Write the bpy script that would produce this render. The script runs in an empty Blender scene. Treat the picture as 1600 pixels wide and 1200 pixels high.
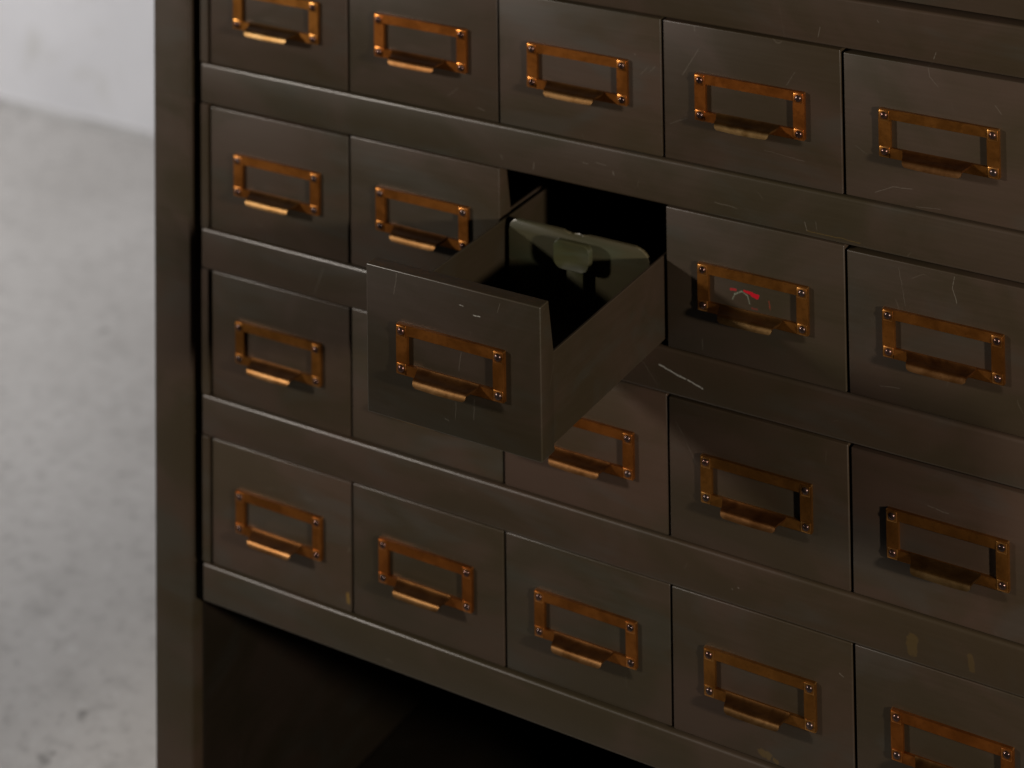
import bpy, bmesh, math, random
from mathutils import Matrix, Vector

random.seed(7)
S = 0.14            # one drawer pitch in metres
FLOOR = -6.2        # floor level below the top of the first drawer row, in pitches
scene = bpy.context.scene
COL = scene.collection


def V(x, y, z):
    """pitch units (origin: top left corner of the first drawer slot) -> metres, floor at z = 0"""
    return Vector((x * S, y * S, (z - FLOOR) * S))


# ------------------------------------------------------------------ camera
YAW, PITCH, ROLL = 0.5332, 0.0513, -0.0116
CAM = (8.0904, -10.1321, 3.6017)
FPX, SX, SY = 3319.2476, -9.876, -1817.1768
a = math.pi / 2 + PITCH
R = Matrix.Rotation(YAW, 3, 'Z') @ Matrix.Rotation(a, 3, 'X') @ Matrix.Rotation(ROLL, 3, 'Z')
cam_data = bpy.data.cameras.new('camera')
cam = bpy.data.objects.new('camera', cam_data)
COL.objects.link(cam)
cam.matrix_world = Matrix.Translation(V(*CAM)) @ R.to_4x4()
cam_data.sensor_fit = 'HORIZONTAL'
cam_data.sensor_width = 36.0
cam_data.lens = FPX / 1600 * 36.0
cam_data.shift_x = -SX / 1600
cam_data.shift_y = SY / 1600
cam_data.clip_start = 0.05
cam_data.clip_end = 100
cam_data.dof.use_dof = True
cam_data.dof.focus_distance = 10.35 * S
cam_data.dof.aperture_fstop = 4.4
cam_data.dof.aperture_blades = 7
scene.camera = cam

# ------------------------------------------------------------------ world, lamps, exposure
world = bpy.data.worlds.new('World')
scene.world = world
world.use_nodes = True
bg = world.node_tree.nodes['Background']
bg.inputs['Color'].default_value = (0.85, 0.93, 1.0, 1)
bg.inputs['Strength'].default_value = 0.008


def lamp(name, pos, aim, power, size, color):
    l = bpy.data.lights.new(name, 'AREA')
    l.shape = 'DISK'
    l.size = size
    l.energy = power
    l.color = color
    o = bpy.data.objects.new(name, l)
    COL.objects.link(o)
    p, q = V(*pos), V(*aim)
    o.location = p
    o.rotation_euler = (q - p).to_track_quat('-Z', 'Y').to_euler()
    return o


def spot(name, pos, aim, power, radius, angle, blend, color):
    l = bpy.data.lights.new(name, 'SPOT')
    l.energy = power
    l.color = color
    l.spot_size = math.radians(angle)
    l.spot_blend = blend
    l.shadow_soft_size = radius
    o = bpy.data.objects.new(name, l)
    COL.objects.link(o)
    p, q = V(*pos), V(*aim)
    o.location = p
    o.rotation_euler = (q - p).to_track_quat('-Z', 'Y').to_euler()


# two flagged studio lamps, one each side of the camera, and one added unseen light to brighten the wall and floor behind
spot('key_lamp', (-9.5, -10.3, 3.5), (1.2, 0, -1.2), 222, 0.085, 50, 0.75, (1.0, 0.91, 0.82))
spot('side_lamp', (20.0, -7.6, 2.7), (3.6, 0, -1.7), 395, 0.075, 25, 0.75, (1.0, 0.88, 0.76))
lamp('background_fill', (-12.5, 0.5, 4.2), (-10.0, 10.4, -3.0), 22, 0.40, (1.0, 0.985, 0.99))

scene.view_settings.view_transform = 'Standard'
scene.view_settings.look = 'None'
scene.view_settings.exposure = 0
scene.view_settings.gamma = 1
scene.view_settings.use_curve_mapping = False


# ------------------------------------------------------------------ materials
class NT:
    def __init__(self, name):
        self.m = bpy.data.materials.new(name)
        self.m.use_nodes = True
        self.t = self.m.node_tree
        self.b = self.t.nodes['Principled BSDF']

    def n(self, kind, **kw):
        nd = self.t.nodes.new(kind)
        for k, v in kw.items():
            setattr(nd, k, v)
        return nd

    def put(self, sock, v):
        if isinstance(v, bpy.types.NodeSocket):
            self.t.links.new(v, sock)
        else:
            sock.default_value = v

    def math(self, op, x, y=0.0, clamp=False):
        nd = self.n('ShaderNodeMath', operation=op, use_clamp=clamp)
        self.put(nd.inputs[0], x)
        self.put(nd.inputs[1], y)
        return nd.outputs[0]

    def rng(self, x, a0, a1, b0, b1, smooth=True):
        nd = self.n('ShaderNodeMapRange')
        nd.interpolation_type = 'SMOOTHSTEP' if smooth else 'LINEAR'
        self.put(nd.inputs['Value'], x)
        for k, v in zip(('From Min', 'From Max', 'To Min', 'To Max'), (a0, a1, b0, b1)):
            self.put(nd.inputs[k], v)
        return nd.outputs['Result']

    def mix(self, f, c0, c1, blend='MIX'):
        nd = self.n('ShaderNodeMix', data_type='RGBA', blend_type=blend)
        self.put(nd.inputs[0], f)
        self.put(nd.inputs[6], c0 if isinstance(c0, bpy.types.NodeSocket) else (*c0, 1))
        self.put(nd.inputs[7], c1 if isinstance(c1, bpy.types.NodeSocket) else (*c1, 1))
        return nd.outputs[2]

    def noise(self, vec, scale, detail=3.0, rough=0.5, dist=0.0):
        nd = self.n('ShaderNodeTexNoise')
        self.put(nd.inputs['Vector'], vec)
        nd.inputs['Scale'].default_value = scale
        nd.inputs['Detail'].default_value = detail
        nd.inputs['Roughness'].default_value = rough
        nd.inputs['Distortion'].default_value = dist
        return nd.outputs['Fac']

    def mapping(self, vec, scale=(1, 1, 1), rot=(0, 0, 0), loc=(0, 0, 0)):
        nd = self.n('ShaderNodeMapping')
        self.put(nd.inputs['Vector'], vec)
        self.put(nd.inputs['Scale'], scale)
        self.put(nd.inputs['Rotation'], rot)
        self.put(nd.inputs['Location'], loc)
        return nd.outputs[0]

    def bump(self, h, strength, dist):
        nd = self.n('ShaderNodeBump')
        nd.inputs['Strength'].default_value = strength
        nd.inputs['Distance'].default_value = dist
        self.put(nd.inputs['Height'], h)
        self.put(self.b.inputs['Normal'], nd.outputs[0])


cabinet = bpy.data.objects.new('filing_cabinet', None)
COL.objects.link(cabinet)
cabinet.location = V(0, 0, FLOOR)
cabinet['label'] = 'dark olive brown steel card cabinet with brass label holders and one drawer pulled open'
cabinet['category'] = 'cabinet'


def paint(name, marks=(), blobs=(), tone=(1, 1, 1), rough=0.46, spec=0.22):
    """old stove enamel: uneven tone, brushed streaks, hair scratches; marks are single scratches
    ((x0,z0),(x1,z1), half width, strength, colour) in pitches on the cabinet front"""
    k = NT(name)
    tc = k.n('ShaderNodeTexCoord', object=cabinet)
    p = tc.outputs['Object']                       # metres, from the cabinet's foot
    oi = k.n('ShaderNodeObjectInfo')
    rnd = oi.outputs['Random']
    off = k.n('ShaderNodeCombineXYZ')
    k.put(off.inputs[1], k.math('MULTIPLY', rnd, 40.0))
    add = k.n('ShaderNodeVectorMath', operation='ADD')
    k.put(add.inputs[0], p)
    k.put(add.inputs[1], off.outputs[0])
    q = add.outputs[0]
    big = k.noise(k.mapping(q, (1, 1, 1.6)), 9.0, 4, 0.55, 0.6)
    patch = k.noise(k.mapping(q, (0.7, 1, 1.9), loc=(3, 1, 7)), 11.0, 3, 0.55, 1.0)
    streak = k.noise(k.mapping(q, (6, 6, 260)), 2.0, 3, 0.6)
    fine = k.noise(q, 420.0, 2, 0.6)
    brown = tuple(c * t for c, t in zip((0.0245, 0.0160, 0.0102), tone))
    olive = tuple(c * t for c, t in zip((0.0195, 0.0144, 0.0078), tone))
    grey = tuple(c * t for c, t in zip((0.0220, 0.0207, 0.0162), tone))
    col = k.mix(k.rng(big, 0.38, 0.62, 0, 1), olive, brown)
    col = k.mix(k.math('MULTIPLY', k.rng(patch, 0.50, 0.72, 0, 1), 0.60), col, grey)
    warm = k.mix(rnd, (1.05, 0.985, 0.96), (0.97, 1.01, 0.98))
    col = k.mix(1.0, col, warm, 'MULTIPLY')
    sv = k.rng(streak, 0.3, 0.7, 0.97, 1.03)
    svc = k.n('ShaderNodeCombineColor')
    for i in range(3):
        k.put(svc.inputs[i], sv)
    col = k.mix(1.0, col, svc.outputs[0], 'MULTIPLY')
    # hair scratches: thin contour lines of a smooth field, broken by a mask
    scr = None
    for sc, rot, thr, msk, loc in ((26, 0.5, 0.0032, 0.685, (0, 0, 0)), (40, -0.9, 0.0036, 0.70, (5, 2, 1)), (17, 1.3, 0.0022, 0.675, (9, 4, 3))):
        v = k.mapping(q, (1.0, 1.0, 0.42), (0, rot, 0), loc)
        f = k.noise(v, sc, 0.6, 0.4)
        ln = k.rng(k.math('ABSOLUTE', k.math('SUBTRACT', f, 0.5)), 0.0, thr, 1, 0)
        mk = k.rng(k.noise(k.mapping(q, (1, 1, 1), (0, rot + 1, 0), loc), sc * 1.7, 1.0, 0.5), msk, msk + 0.06, 0, 1)
        s = k.math('MULTIPLY', ln, mk)
        scr = s if scr is None else k.math('MAXIMUM', scr, s)
    sep = k.n('ShaderNodeSeparateXYZ')
    k.put(sep.inputs[0], p)
    # slight wobble so that single scratches are not ruler-straight
    wob = k.math('MULTIPLY', k.math('SUBTRACT', k.noise(p, 90.0, 2, 0.6), 0.5), 0.0022)
    px = k.math('ADD', sep.outputs[0], wob)
    pz = k.math('ADD', sep.outputs[2], wob)
    col = k.mix(k.math('MULTIPLY', scr, 0.18), col, (0.105, 0.092, 0.070))
    brk = k.rng(k.noise(p, 900.0, 2, 0.6), 0.36, 0.5, 0.25, 1)

    def capsule(A, B):
        ax, az = A[0] * S, (A[1] - FLOOR) * S
        bx, bz = B[0] * S, (B[1] - FLOOR) * S
        dx, dz = bx - ax, bz - az
        L2 = dx * dx + dz * dz + 1e-12
        ux = k.math('SUBTRACT', px, ax)
        uz = k.math('SUBTRACT', pz, az)
        t = k.math('DIVIDE', k.math('ADD', k.math('MULTIPLY', ux, dx), k.math('MULTIPLY', uz, dz)), L2, clamp=True)
        ex = k.math('SUBTRACT', ux, k.math('MULTIPLY', t, dx))
        ez = k.math('SUBTRACT', uz, k.math('MULTIPLY', t, dz))
        return k.math('SQRT', k.math('ADD', k.math('MULTIPLY', ex, ex), k.math('MULTIPLY', ez, ez)))

    for A, B, w, st, c in marks:
        d = capsule(A, B)
        m = k.rng(d, w * S * 0.45, w * S, st * (0.62 if c == HAIR else 0.9), 0)
        m = k.math('MULTIPLY', m, brk)
        col = k.mix(m, col, c)
    for A, B, w, st, c in blobs:
        d = k.math('ADD', capsule(A, B), k.math('MULTIPLY', k.math('SUBTRACT', k.noise(p, 330.0, 3, 0.65), 0.5), 1.3 * w * S))
        m = k.rng(d, w * S * 0.75, w * S * 1.05, st, 0)
        col = k.mix(m, col, c)
    k.put(k.b.inputs['Base Color'], col)
    rr = k.math('ADD', k.rng(big, 0.3, 0.7, rough - 0.05, rough + 0.06), k.math('MULTIPLY', k.math('SUBTRACT', streak, 0.5), 0.08))
    k.put(k.b.inputs['Roughness'], rr)
    k.b.inputs['Specular IOR Level'].default_value = spec
    k.bump(k.math('ADD', k.math('MULTIPLY', fine, 0.5), k.math('MULTIPLY', streak, 0.3)), 0.08, 0.0003)
    return k.m


HAIR = (0.12, 0.11, 0.09)
PALE = (0.20, 0.20, 0.18)
OCHRE = (0.10, 0.062, 0.010)
M_FRAME = paint('frame_paint', marks=[])
M_DRAWER = paint('drawer_paint')
M_LIGHTER = paint('drawer_paint_lighter', tone=(1.30, 1.26, 1.34))


def metal(name, lo, hi, spots, rough, metallic=0.85, var=1.0):
    k = NT(name)
    tc = k.n('ShaderNodeTexCoord')
    oi = k.n('ShaderNodeObjectInfo')
    off = k.n('ShaderNodeCombineXYZ')
    k.put(off.inputs[1], k.math('MULTIPLY', oi.outputs['Random'], 30.0))
    add = k.n('ShaderNodeVectorMath', operation='ADD')
    k.put(add.inputs[0], tc.outputs['Object'])
    k.put(add.inputs[1], off.outputs[0])
    q = add.outputs[0]
    n1 = k.noise(q, 60, 4, 0.6, 0.5)
    n2 = k.noise(q, 420, 3, 0.65)
    n3 = k.noise(k.mapping(q, (60, 60, 900)), 1.0, 2, 0.5)
    c = k.mix(k.rng(n1, 0.32, 0.68, 0, 1), lo, hi)
    c = k.mix(k.math('MULTIPLY', k.rng(n2, 0.54, 0.70, 0, 1), 0.5), c, spots)
    tint = k.mix(oi.outputs['Random'], (1.12, 0.94, 0.85), (0.92, 1.06, 1.10))
    c = k.mix(1.0, c, tint, 'MULTIPLY')
    k.put(k.b.inputs['Base Color'], c)
    k.b.inputs['Metallic'].default_value = metallic
    k.put(k.b.inputs['Roughness'], k.math('ADD', k.rng(n1, 0.3, 0.7, rough - 0.06 * var, rough + 0.08 * var), k.math('MULTIPLY', k.math('SUBTRACT', n3, 0.5), 0.12 * var)))
    k.bump(n2, 0.12, 0.0003)
    return k.m


M_BRASS = metal('aged_brass', (0.22, 0.078, 0.014), (0.30, 0.110, 0.021), (0.15, 0.052, 0.010), 0.385, 0.96, 0.3)
M_RIM = metal('highlight_brass_rim', (0.42, 0.185, 0.045), (0.55, 0.26, 0.08), (0.25, 0.10, 0.02), 0.34, 1.0, 0.5)  # lamp highlight along the holder's edges put into a brighter brass
M_PULL = metal('dull_shaded_brass', (0.058, 0.024, 0.006), (0.090, 0.040, 0.010), (0.04, 0.016, 0.005), 0.40, 0.92, 0.5)  # dark reflection on the pull's upper side put into the colour
M_LIP = metal('worn_brass', (0.080, 0.039, 0.011), (0.115, 0.064, 0.024), (0.060, 0.026, 0.007), 0.375, 0.92, 0.4)
M_SCREW = metal('dark_screw', (0.040, 0.024, 0.021), (0.075, 0.046, 0.040), (0.03, 0.018, 0.015), 0.23)
M_DIVEDGE = paint('divider_highlight_paint', tone=(2.0, 2.5, 2.1), rough=0.34, spec=0.5)  # highlight on the divider's edge put into a paler paint
M_INSIDE = paint('shaded_interior_paint', tone=(0.26, 0.25, 0.23), rough=0.6, spec=0.1)  # shade of the open bay put into a darker copy of the paint
M_EDGE = paint('worn_edge_paint', tone=(1.12, 1.15, 1.2), rough=0.37, spec=0.36)
M_DIV = paint('divider_paint', tone=(1.15, 1.52, 1.22), rough=0.36)


def floor_mat():
    k = NT('concrete_floor')
    p = k.n('ShaderNodeTexCoord').outputs['Object']
    n1 = k.noise(p, 1.6, 6, 0.6, 0.4)
    n2 = k.noise(p, 16.0, 6, 0.7)
    n3 = k.noise(k.mapping(p, loc=(2.3, 0.7, 0)), 30.0, 2, 0.5)
    n4 = k.noise(p, 58.0, 3, 0.6)
    c = k.mix(k.rng(n1, 0.35, 0.65, 0, 1), (0.51, 0.488, 0.462), (0.61, 0.588, 0.562))
    c = k.mix(k.math('MULTIPLY', k.rng(n2, 0.48, 0.70, 0, 1), 0.55), c, (0.41, 0.392, 0.37))
    c = k.mix(k.math('MULTIPLY', k.rng(n4, 0.53, 0.68, 0, 1), 0.42), c, (0.33, 0.315, 0.30))
    c = k.mix(k.math('MULTIPLY', k.rng(n4, 0.30, 0.44, 1, 0), 0.4), c, (0.72, 0.71, 0.69))
    c = k.mix(k.math('MULTIPLY', k.rng(n3, 0.67, 0.75, 0, 1), 0.55), c, (0.14, 0.13, 0.12))
    k.put(k.b.inputs['Base Color'], c)
    k.b.inputs['Roughness'].default_value = 0.7
    k.bump(k.math('ADD', n2, n4), 0.3, 0.003)
    return k.m


def wall_mat():
    k = NT('white_plaster')
    p = k.n('ShaderNodeTexCoord').outputs['Object']
    n1 = k.noise(p, 1.2, 5, 0.6)
    n2 = k.noise(p, 6.0, 4, 0.6, 0.5)
    c = k.mix(k.rng(n1, 0.35, 0.65, 0, 1), (0.74, 0.73, 0.74), (0.86, 0.85, 0.86))
    c = k.mix(k.math('MULTIPLY', k.rng(n2, 0.54, 0.70, 0, 1), 0.55), c, (0.60, 0.58, 0.53))
    k.put(k.b.inputs['Base Color'], c)
    k.b.inputs['Roughness'].default_value = 0.85
    k.bump(n2, 0.2, 0.01)
    return k.m


WEAR_GLINT = -1           # slot for rounded edges while building


def foot_mat():
    k = NT('darker_foot_plaster')
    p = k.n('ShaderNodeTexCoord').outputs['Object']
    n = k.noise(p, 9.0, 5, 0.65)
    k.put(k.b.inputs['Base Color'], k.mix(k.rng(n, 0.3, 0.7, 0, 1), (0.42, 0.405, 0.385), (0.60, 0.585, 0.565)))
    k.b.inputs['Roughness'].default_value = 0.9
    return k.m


# ------------------------------------------------------------------ mesh helpers (pitch units)
def add_box(bm, x0, x1, y0, y1, z0, z1, bevel=0.0, seg=2):
    vs = [bm.verts.new((x, y, z)) for x in (x0, x1) for y in (y0, y1) for z in (z0, z1)]
    idx = ((0, 1, 3, 2), (4, 6, 7, 5), (0, 4, 5, 1), (2, 3, 7, 6), (0, 2, 6, 4), (1, 5, 7, 3))
    fs = [bm.faces.new([vs[i] for i in f]) for f in idx]
    if bevel:
        es = list({e for f in fs for e in f.edges})
        bmesh.ops.bevel(bm, geom=es, offset=bevel, segments=seg, affect='EDGES', profile=0.5, material=WEAR_GLINT)


def add_prism(bm, pts, axis, a0, a1, bevel=0.0, seg=2):
    """polygon extruded along an axis; pts are the two other coordinates in order"""
    def mk(p, t):
        c = list(p)
        c.insert('xyz'.index(axis), t)
        return bm.verts.new(c)
    A = [mk(p, a0) for p in pts]
    B = [mk(p, a1) for p in pts]
    fs = [bm.faces.new(A), bm.faces.new(list(reversed(B)))]
    n = len(pts)
    for i in range(n):
        fs.append(bm.faces.new((A[i], B[i], B[(i + 1) % n], A[(i + 1) % n])))
    if bevel:
        es = list({e for f in fs for e in f.edges})
        bmesh.ops.bevel(bm, geom=es, offset=bevel, segments=seg, affect='EDGES', profile=0.5, material=WEAR_GLINT)


def finish(name, bm, mat, parent=None, loc=(0, 0, 0), smooth=True, edge=None):
    bmesh.ops.recalc_face_normals(bm, faces=bm.faces)
    bmesh.ops.scale(bm, vec=(S, S, S), verts=bm.verts)
    me = bpy.data.meshes.new(name)
    bm.to_mesh(me)
    bm.free()
    me.materials.append(mat)
    if edge:
        me.materials.append(edge)
    if smooth:
        me.polygons.foreach_set('use_smooth', [True] * len(me.polygons))
        me.set_sharp_from_angle(angle=math.radians(34))
    o = bpy.data.objects.new(name, me)
    COL.objects.link(o)
    if parent:
        o.parent = parent
        o.location = Vector(loc) * S
    else:
        o.location = V(*loc)
    return o


H, RAIL = 0.7224, 0.2375


def cab(name, bm, mat=None, loc=(0, 0, 0), edge=None):
    """a part of the cabinet, given in front coordinates"""
    return finish(name, bm, mat or M_FRAME, cabinet, (loc[0], loc[1], loc[2] - FLOOR), edge=edge)


# ------------------------------------------------------------------ the room behind
bm = bmesh.new()
vs = [bm.verts.new(c) for c in ((-45, -40, 0), (45, -40, 0), (45, 10.5, 0), (-45, 10.5, 0))]
bm.faces.new(vs)
fl = finish('floor', bm, floor_mat(), None, (0, 0, FLOOR), smooth=False)
fl['kind'] = 'structure'
bm = bmesh.new()
# plaster wall, its foot rounded where it runs into the floor
prof = [(10.28, 0.0)]
for i in range(7):
    t = i / 6 * math.pi / 2
    prof.append((10.28 + 0.10 * math.sin(t), 0.01 + 0.14 * (1 - math.cos(t))))
prof += [(10.45, 20.0), (11.2, 20.0), (11.2, 0.0)]
add_prism(bm, [(y, z) for y, z in prof], 'x', -45, 45)
bm.faces.ensure_lookup_table()
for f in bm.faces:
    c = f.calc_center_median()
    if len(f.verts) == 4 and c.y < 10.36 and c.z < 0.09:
        f.material_index = 1        # darker foot of the plaster
wl = finish('wall', bm, wall_mat(), None, (0, 0, FLOOR), edge=foot_mat())
wl['kind'] = 'structure'

# ------------------------------------------------------------------ cabinet carcass
XR = 5.0            # right end of the drawer field
DEPTH = 3.4
TOP = 1.45
PO, PI_ = -0.426, -0.146        # outer and inner edge of the corner post
for x0, x1 in ((PO, PI_), (XR - PI_, XR - PO)):
    bm = bmesh.new()
    add_box(bm, x0, x1, 0.0, 0.110, FLOOR, TOP, 0.014, 3)
    cab('post', bm)
for x0, x1 in ((PO + .006, PI_), (XR - PI_, XR - PO - .006)):
    bm = bmesh.new()
    add_box(bm, x0, x1, 0.112, DEPTH, FLOOR + 0.2, TOP - 0.01, 0.004, 1)
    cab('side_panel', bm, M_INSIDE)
bm = bmesh.new()
add_box(bm, -0.137, XR + 0.137, DEPTH - 0.03, DEPTH - 0.005, FLOOR + 0.25, TOP - 0.02)
cab('back_panel', bm)
bm = bmesh.new()
add_box(bm, -0.40, XR + 0.40, -0.06, DEPTH + 0.02, TOP + 0.002, TOP + 0.12, 0.015, 2)
cab('top', bm)
bm = bmesh.new()
add_box(bm, -0.137, XR + 0.137, 0.13, DEPTH - 0.032, -3.79, -3.765)
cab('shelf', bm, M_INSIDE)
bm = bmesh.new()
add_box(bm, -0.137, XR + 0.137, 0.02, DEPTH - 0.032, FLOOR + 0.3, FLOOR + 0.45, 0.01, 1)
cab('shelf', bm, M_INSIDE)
bm = bmesh.new()
add_box(bm, -0.068, XR + 0.068, -0.012, 0.08, 0.282, TOP - 0.004, 0.010, 2)
cab('upper_panel', bm)

# rails between the rows (the first above the top row, the last under the bottom row)
rails = [(0.248, 0.002)]
for k in range(3):
    z = -(k + 1) * H - k * RAIL
    rails.append((z - 0.004, z - RAIL + 0.002))
z4 = -4 * H - 3 * RAIL
rails.append((z4 - 0.010, -3.828))
RAIL_MARKS = {
    0: [((3.889, 0.089), (3.876, 0.038), .0025, .5, HAIR), ((4.49, 0.058), (4.478, 0.024), .003, .6, HAIR), ((4.193, 0.169), (4.20, 0.16), .003, .5, HAIR)],
    1: [((2.014, -0.882), (2.021, -0.904), .003, .6, HAIR), ((2.219, -0.886), (2.213, -0.925), .003, .6, HAIR),
        ((3.291, -0.888), (3.417, -0.896), .0022, .5, HAIR), ((3.785, -0.890), (3.796, -0.930), .003, .6, HAIR),
        ((3.796, -0.930), (4.082, -0.932), .0020, .5, OCHRE), ((3.845, -0.876), (3.851, -0.915), .0022, .4, HAIR),
        ((2.52, -0.83), (2.55, -0.832), .004, .4, HAIR), ((2.60, -0.815), (2.66, -0.82), .003, .35, HAIR), ((2.70, -0.845), (2.705, -0.86), .005, .6, HAIR)],
    2: [((2.957, -1.779), (3.108, -1.816), .0058, .85, PALE), ((3.12, -1.819), (3.205, -1.841), .0058, .85, PALE), ((2.853, -1.778), (2.948, -1.885), .0018, .45, HAIR),
        ((0.82, -1.739), (0.751, -1.90), .004, .30, HAIR)],
    3: [((3.351, -2.798), (3.354, -2.80), .004, .6, HAIR), ((3.385, -2.782), (3.39, -2.784), .004, .5, HAIR)],
    4: [],
}
RAIL_BLOBS = {3: [((4.307, -2.765), (4.306, -2.820), .030, .15, OCHRE), ((4.598, -2.76), (4.605, -2.82), .016, .13, OCHRE)]}
for i, (z1, z0) in enumerate(rails):
    bm = bmesh.new()
    WEAR_GLINT = 1
    add_box(bm, -0.066, XR + 0.066, 0.0, 0.12, z0, z1, 0.014, 3)
    WEAR_GLINT = -1
    cab('rail', bm, paint('rail_paint', RAIL_MARKS[i], RAIL_BLOBS.get(i, ())), edge=M_EDGE)
# narrow stiles beside the end drawers
for k in range(4):
    z1 = -k * (H + RAIL) - 0.004
    for x0, x1 in ((-0.066, -0.014), (XR + 0.010, XR + 0.066)):
        bm = bmesh.new()
        add_box(bm, x0, x1, 0.001, 0.10, z1 - H + 0.004, z1, 0.003, 1)
        cab('stile', bm)
# channels that close the slot between post and drawer frame
for x0, x1 in ((PI_ + .002, -0.055), (XR + .055, XR - PI_ - .002)):
    bm = bmesh.new()
    add_box(bm, x0, x1, 0.122, 0.29, -3.76, TOP - 0.01)
    cab('channel', bm)


# ------------------------------------------------------------------ drawer and its fittings
X0, X1 = 0.004, 0.989


def drawer_mesh():
    bm = bmesh.new()
    prof = [(0.0, -0.008), (0.084, -0.008), (0.084, -0.040), (0.122, -0.262), (0.122, -0.719), (0.0, -0.719)]
    add_prism(bm, prof, 'x', X0, X1, 0.0055, 3)
    yb, zt, zb, w = 3.05, -0.266, -0.690, 0.016
    add_box(bm, X0 + .006, X0 + .006 + w, 0.115, yb, zb, zt, 0.003, 1)
    add_box(bm, X1 - .006 - w, X1 - .006, 0.115, yb, zb, zt, 0.003, 1)
    add_box(bm, X0 + .006 + w, X1 - .006 - w, 0.115, yb, zb, zb + .016)
    add_box(bm, X0 + .006 + w, X1 - .006 - w, yb - .016, yb, zb + .016, zt - 0.05)
    return bm


FX0, FX1, FZ0, FZ1 = 0.189, 0.799, -0.485, -0.246
B, BT = 0.062, 0.049


def frame_mesh():
    """stamped label holder: four sides mitred round the window, lips folded back to the drawer"""
    bm = bmesh.new()
    y0, y1 = -0.020, -0.0005
    out = [(FX0, FZ0), (FX1, FZ0), (FX1, FZ1), (FX0, FZ1)]
    inn = [(FX0 + B, FZ0 + BT), (FX1 - B, FZ0 + BT), (FX1 - B, FZ1 - BT), (FX0 + B, FZ1 - BT)]
    vo = [[bm.verts.new((x, y, z)) for x, z in out] for y in (y0, y1)]
    vi = [[bm.verts.new((x, y, z)) for x, z in inn] for y in (y0, y1)]
    for i in range(4):
        j = (i + 1) % 4
        bm.faces.new((vo[0][i], vo[0][j], vi[0][j], vi[0][i]))
        bm.faces.new((vo[1][j], vo[1][i], vi[1][i], vi[1][j]))
        bm.faces.new((vo[0][j], vo[0][i], vo[1][i], vo[1][j]))
        bm.faces.new((vi[0][i], vi[0][j], vi[1][j], vi[1][i]))
    es = [e for e in bm.edges if all(v.co.y == y0 for v in e.verts) and
          (all(v in vo[0] for v in e.verts) or all(v in vi[0] for v in e.verts))]
    es += [e for e in bm.edges if (e.verts[0] in vo[0] and e.verts[1] in vo[1]) or (e.verts[1] in vo[0] and e.verts[0] in vo[1])]
    bmesh.ops.bevel(bm, geom=es, offset=0.0070, segments=3, affect='EDGES', profile=0.5, material=WEAR_GLINT)
    # slightly raised pads under the screws
    for x, z in SCREWS:
        add_box(bm, x - 0.026, x + 0.026, y0 - 0.004, y0 + 0.006, z - 0.027, z + 0.024, 0.004, 2)
    return bm


SCREWS = [(FX0 + 0.030, FZ1 - 0.031), (FX1 - 0.032, FZ1 - 0.031), (FX0 + 0.030, FZ0 + 0.030), (FX1 - 0.032, FZ0 + 0.030)]


def screw_mesh():
    bm = bmesh.new()
    n, rings, r, hgt = 16, 5, 0.0185, 0.0125
    rows = []
    for i in range(rings):
        t = i / rings * math.pi / 2
        rows.append([bm.verts.new((r * math.cos(t) * math.cos(2 * math.pi * j / n), -hgt * math.sin(t), r * math.cos(t) * math.sin(2 * math.pi * j / n))) for j in range(n)])
    tip = bm.verts.new((0, -hgt, 0))
    for i in range(rings - 1):
        for j in range(n):
            bm.faces.new((rows[i][j], rows[i][(j + 1) % n], rows[i + 1][(j + 1) % n], rows[i + 1][j]))
    for j in range(n):
        bm.faces.new((rows[-1][j], rows[-1][(j + 1) % n], tip))
    bm.faces.new(rows[0])
    return bm


def pull_mesh():
    """finger pull: runs out of the holder's lower side, sweeps forward and curls down at the lip"""
    prof = [(-0.0222, -0.428), (-0.0285, -0.4355), (-0.0423, -0.4415), (-0.0561, -0.4445), (-0.0718, -0.4455), (-0.0846, -0.446),
            (-0.0948, -0.4485), (-0.1012, -0.4535), (-0.1063, -0.463), (-0.1095, -0.472), (-0.1113, -0.4805)]
    half = [0.176, 0.173, 0.168, 0.162, 0.157, 0.154, 0.152, 0.150, 0.149, 0.146, 0.134]
    cx, n, th = 0.487, 18, 0.010
    top, bot = [], []
    bm = bmesh.new()
    m = len(prof)
    for i, ((y, z), w) in enumerate(zip(prof, half)):
        p0 = prof[max(i - 1, 0)]
        p1 = prof[min(i + 1, m - 1)]
        ty, tz = p1[0] - p0[0], p1[1] - p0[1]
        L = math.hypot(ty, tz)
        ny, nz = -tz / L, ty / L           # towards the drawer / below
        if ny * 1 + nz * -1 < 0:
            ny, nz = -ny, -nz
        ra, rb = [], []
        for j in range(n + 1):
            u = -1 + 2 * j / n
            sag = 0.004 * (1 - u * u)      # slight dish along the lip
            ra.append(bm.verts.new((cx + u * w, y, z - sag * (i / m))))
            rb.append(bm.verts.new((cx + u * w, y + ny * th, z + nz * th - sag * (i / m))))
        top.append(ra)
        bot.append(rb)
    for i in range(m - 1):
        for j in range(n):
            f = bm.faces.new((top[i][j], top[i][j + 1], top[i + 1][j + 1], top[i + 1][j]))
            f.material_index = 1 if i >= 7 else 0
            bm.faces.new((bot[i][j + 1], bot[i][j], bot[i + 1][j], bot[i + 1][j + 1]))
        bm.faces.new((top[i][0], top[i + 1][0], bot[i + 1][0], bot[i][0]))
        bm.faces.new((top[i + 1][n], top[i][n], bot[i][n], bot[i + 1][n]))
    for j in range(n):
        bm.faces.new((top[m - 1][j], top[m - 1][j + 1], bot[m - 1][j + 1], bot[m - 1][j])).material_index = 1
        bm.faces.new((top[0][j + 1], top[0][j], bot[0][j], bot[0][j + 1]))
    return bm


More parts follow.
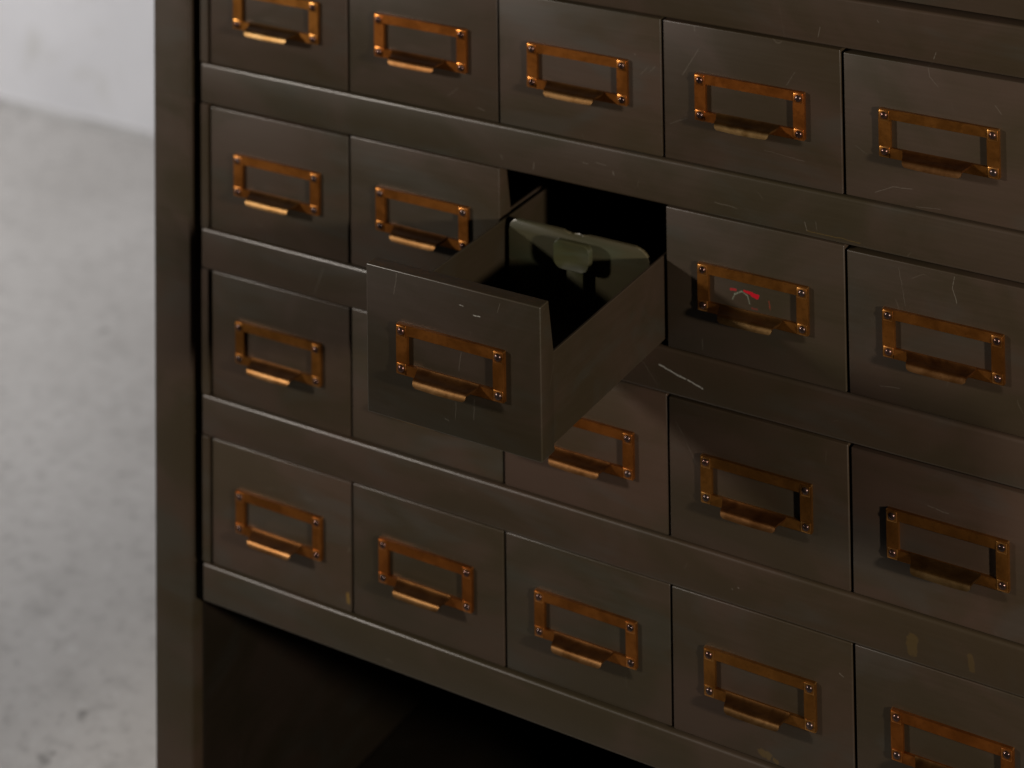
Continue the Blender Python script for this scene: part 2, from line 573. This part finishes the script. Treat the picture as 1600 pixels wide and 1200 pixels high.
# the first drawer with all its fittings
WEAR_GLINT = 1
bm = drawer_mesh()
WEAR_GLINT = -1
proto = finish('drawer', bm, M_DRAWER, cabinet, edge=M_EDGE)
WEAR_GLINT = 1
bm = frame_mesh()
WEAR_GLINT = -1
finish('label_holder', bm, M_BRASS, proto, edge=M_RIM)
finish('pull', pull_mesh(), M_PULL, proto, edge=M_LIP)
first = finish('screw', screw_mesh(), M_SCREW, proto, (SCREWS[0][0], -0.0232, SCREWS[0][1]))
for x, z in SCREWS[1:]:
    s2 = first.copy()
    COL.objects.link(s2)
    s2.parent = proto
    s2.location = Vector((x, -0.0232, z)) * S
fittings = list(proto.children)

OPEN = (2, 1)
OPEN_Y = -1.2893
DRAWER_MARKS = {
    (3, 0): [((3.21, -0.127), (3.111, -0.28), .0024, .5, HAIR), ((3.186, -0.016), (3.189, -0.04), .003, .6, HAIR), ((3.746, -0.158), (3.696, -0.233), .002, .35, HAIR),
             ((3.035, -0.539), (3.139, -0.492), .002, .35, HAIR), ((3.566, -0.579), (3.786, -0.594), .0018, .3, HAIR)],
    (4, 0): [((4.158, -0.677), (4.25, -0.632), .0024, .5, HAIR), ((4.25, -0.632), (4.35, -0.624), .0024, .5, HAIR), ((4.444, -0.022), (4.45, -0.07), .0022, .5, HAIR), ((4.45, -0.07), (4.493, -0.111), .0022, .4, HAIR),
             ((4.371, -0.705), (4.491, -0.695), .0022, .4, HAIR), ((4.777, -0.148), (4.809, -0.184), .003, .35, HAIR), ((4.057, -0.468), (4.121, -0.5), .002, .3, HAIR)],
    (2, 0): [((2.871, -0.313), (2.911, -0.272), .0022, .4, HAIR), ((2.924, -0.293), (2.957, -0.259), .0022, .4, HAIR), ((2.833, -0.215), (2.837, -0.22), .004, .5, HAIR)],
    (2, 1): [((2.185, -0.986), (2.167, -1.09), .0026, .45, HAIR), ((2.542, -1.063), (2.564, -1.063), .003, .7, PALE), ((2.623, -1.091), (2.658, -1.092), .003, .8, PALE),
             ((2.771, -1.005), (2.752, -1.054), .002, .4, HAIR), ((2.517, -1.521), (2.512, -1.605), .002, .35, HAIR), ((2.549, -1.274), (2.533, -1.374), .002, .4, HAIR),
             ((2.622, -1.484), (2.617, -1.58), .002, .4, HAIR), ((2.452, -1.617), (2.472, -1.621), .003, .4, HAIR)],
    (4, 1): [((4.557, -0.999), (4.544, -1.06), .0024, .7, HAIR), ((4.544, -1.06), (4.565, -1.125), .0026, .7, HAIR), ((4.273, -1.017), (4.303, -1.192), .0018, .35, HAIR), ((4.167, -1.606), (4.266, -1.595), .0024, .4, HAIR)],
    (3, 2): [((3.04, -2.05), (3.09, -2.11), .0022, .45, HAIR), ((3.10, -2.13), (3.16, -2.24), .0018, .4, HAIR)],
    (4, 2): [((4.396, -2.119), (4.503, -2.127), .003, .45, HAIR)],
    (1, 0): [((1.671, -0.627), (1.73, -0.58), .003, .3, HAIR), ((1.859, -0.661), (1.902, -0.672), .003, .45, HAIR)],
    (1, 1): [((1.26, -1.10), (1.34, -1.10), .002, .3, HAIR)],
    (3, 1): [((3.203, -1.601), (3.202, -1.652), .004, .45, HAIR),
             ((3.379, -1.356), (3.390, -1.330), .005, .7, (.09, .10, .075)), ((3.390, -1.330), (3.428, -1.310), .006, .8, (.09, .10, .075)),
             ((3.428, -1.310), (3.460, -1.324), .006, .8, (.09, .10, .075)), ((3.460, -1.324), (3.473, -1.360), .005, .7, (.09, .10, .075)),
             ((3.576, -1.330), (3.586, -1.366), .004, .8, (.12, .018, .008)), ((3.485, -1.381), (3.512, -1.382), .006, .7, (.10, .012, .010))],
    (3, 3): [((3.92, -3.05), (3.94, -3.06), .004, .5, HAIR)],
}
DRAWER_BLOBS = {
    (3, 1): [((3.445, -1.304), (3.520, -1.312), .008, 1.0, (.22, .002, .007)), ((3.49, -1.314), (3.515, -1.318), .012, 1.0, (.22, .002, .007)), ((3.370, -1.311), (3.395, -1.309), .007, .7, (.20, .006, .010))],
    (3, 3): [((3.50, -3.560), (3.53, -3.565), .022, .25, OCHRE), ((3.565, -3.575), (3.58, -3.58), .012, .25, OCHRE)],
    (0, 3): [((0.966, -3.505), (0.970, -3.55), .011, .55, (.13, .075, .012))],
}
PURPLISH = {(2, 0), (4, 0), (2, 2), (1, 2), (4, 2), (0, 3)}
DZ = {OPEN: -0.010, (1, 2): 0.004, (4, 0): -0.014, (4, 1): -0.017, (4, 2): -0.012, (3, 0): -0.004, (2, 0): -0.003, (0, 1): -0.006, (3, 2): -0.005}
rd = random.Random(3)
for row in range(4):
    for c in range(5):
        key = (c, row)
        if key == (0, 0):
            d, kids = proto, []
        else:
            d = proto.copy()
            COL.objects.link(d)
            d.parent = cabinet
            kids = fittings
        for f in kids:
            g = f.copy()
            COL.objects.link(g)
            g.parent = d
        mat = M_LIGHTER if key in PURPLISH else M_DRAWER
        if key in DRAWER_MARKS or key in DRAWER_BLOBS:
            t = (1.30, 1.26, 1.34) if key in PURPLISH else (1, 1, 1)
            if key == OPEN:
                t = (0.72, 0.68, 0.64)
            mat = paint('marked_drawer_paint', DRAWER_MARKS.get(key, ()), DRAWER_BLOBS.get(key, ()), t)
        if mat is not M_DRAWER:
            d.data = d.data.copy()
            d.data.materials[0] = mat
        y = 0.010 + rd.uniform(-0.003, 0.008)
        rot = (math.radians(rd.uniform(-0.22, 0.10)), 0, math.radians(rd.uniform(-0.1, 0.1)))
        if key == OPEN:
            y, rot = OPEN_Y, (math.radians(0.3), 0, 0)
            d['label'] = 'drawer pulled out with its sides and tilting divider showing'
            opened = d
        if key == (3, 1):
            d['label'] = 'closed drawer with a red paint smear inside its label holder'
        d.location = Vector((c, y, -row * (H + RAIL) - FLOOR + DZ.get(key, 0))) * S
        d.rotation_euler = rot
        if DZ.get(key, 0) < 0 and key != OPEN:
            d.scale.z = 1 + DZ[key] / H

# ------------------------------------------------------------------ divider plate inside the open drawer
yd = -OPEN_Y + 0.0      # stands about where the drawer leaves the cabinet front


def rr(cx, cz, r, a0, a1, n=6):
    return [(cx + r * math.cos(a0 + (a1 - a0) * i / n), cz + r * math.sin(a0 + (a1 - a0) * i / n)) for i in range(n + 1)]


zt, zb, xl, xr = -0.196, -0.672, 0.062, 0.918
pts = [(xl, zb), (xr, zb)] + rr(xr - .085, zt - .085, .085, 0, math.pi / 2) + \
      [(0.60, zt), (0.55, zt - .001), (0.515, zt - .004), (0.49, zt - .014), (0.462, zt - .016), (0.44, zt - .006), (0.40, zt)] + \
      rr(xl + .055, zt - .055, .055, math.pi / 2, math.pi)
bm = bmesh.new()
WEAR_GLINT = 1
add_prism(bm, pts, 'y', yd, yd + 0.020, 0.007, 2)
WEAR_GLINT = -1
dv = finish('divider', bm, M_DIV, opened, edge=M_DIVEDGE)
dv.rotation_euler = (math.radians(-2), 0, 0)
kx0, kx1, kz0, kz1 = 0.378, 0.600, -0.365, -0.218
bm = bmesh.new()
out = rr(kx1 - .035, kz1 - .035, .035, 0, math.pi / 2) + rr(kx0 + .035, kz1 - .035, .035, math.pi / 2, math.pi) + \
    rr(kx0 + .05, kz0 + .05, .05, math.pi, 1.5 * math.pi) + rr(kx1 - .05, kz0 + .05, .05, 1.5 * math.pi, 2 * math.pi)
cx, cz = (kx0 + kx1) / 2, (kz0 + kz1) / 2
rings = []
for s, y in ((1.0, yd - 0.045), (1.0, yd - 0.066), (0.975, yd - 0.076), (0.93, yd - 0.080), (0.80, yd - 0.077), (0.55, yd - 0.071), (0.25, yd - 0.068)):
    rings.append([bm.verts.new((cx + (x - cx) * s, y, cz + (z - cz) * s)) for x, z in out])
n = len(out)
for i in range(len(rings) - 1):
    for j in range(n):
        bm.faces.new((rings[i][j], rings[i][(j + 1) % n], rings[i + 1][(j + 1) % n], rings[i + 1][j]))
bm.faces.new(rings[-1])
bm.faces.new(list(reversed(rings[0])))
# stem that carries the thumb piece
add_prism(bm, [(yd - 0.046, -0.30), (yd - 0.046, -0.55), (yd - 0.001, -0.62), (yd - 0.001, -0.59), (yd - 0.030, -0.53), (yd - 0.030, -0.30)], 'x', cx - 0.045, cx + 0.055, 0.004, 2)
kn = finish('thumb_latch', bm, M_DIV, opened)
kn.rotation_euler = (math.radians(-2), 0, 0)
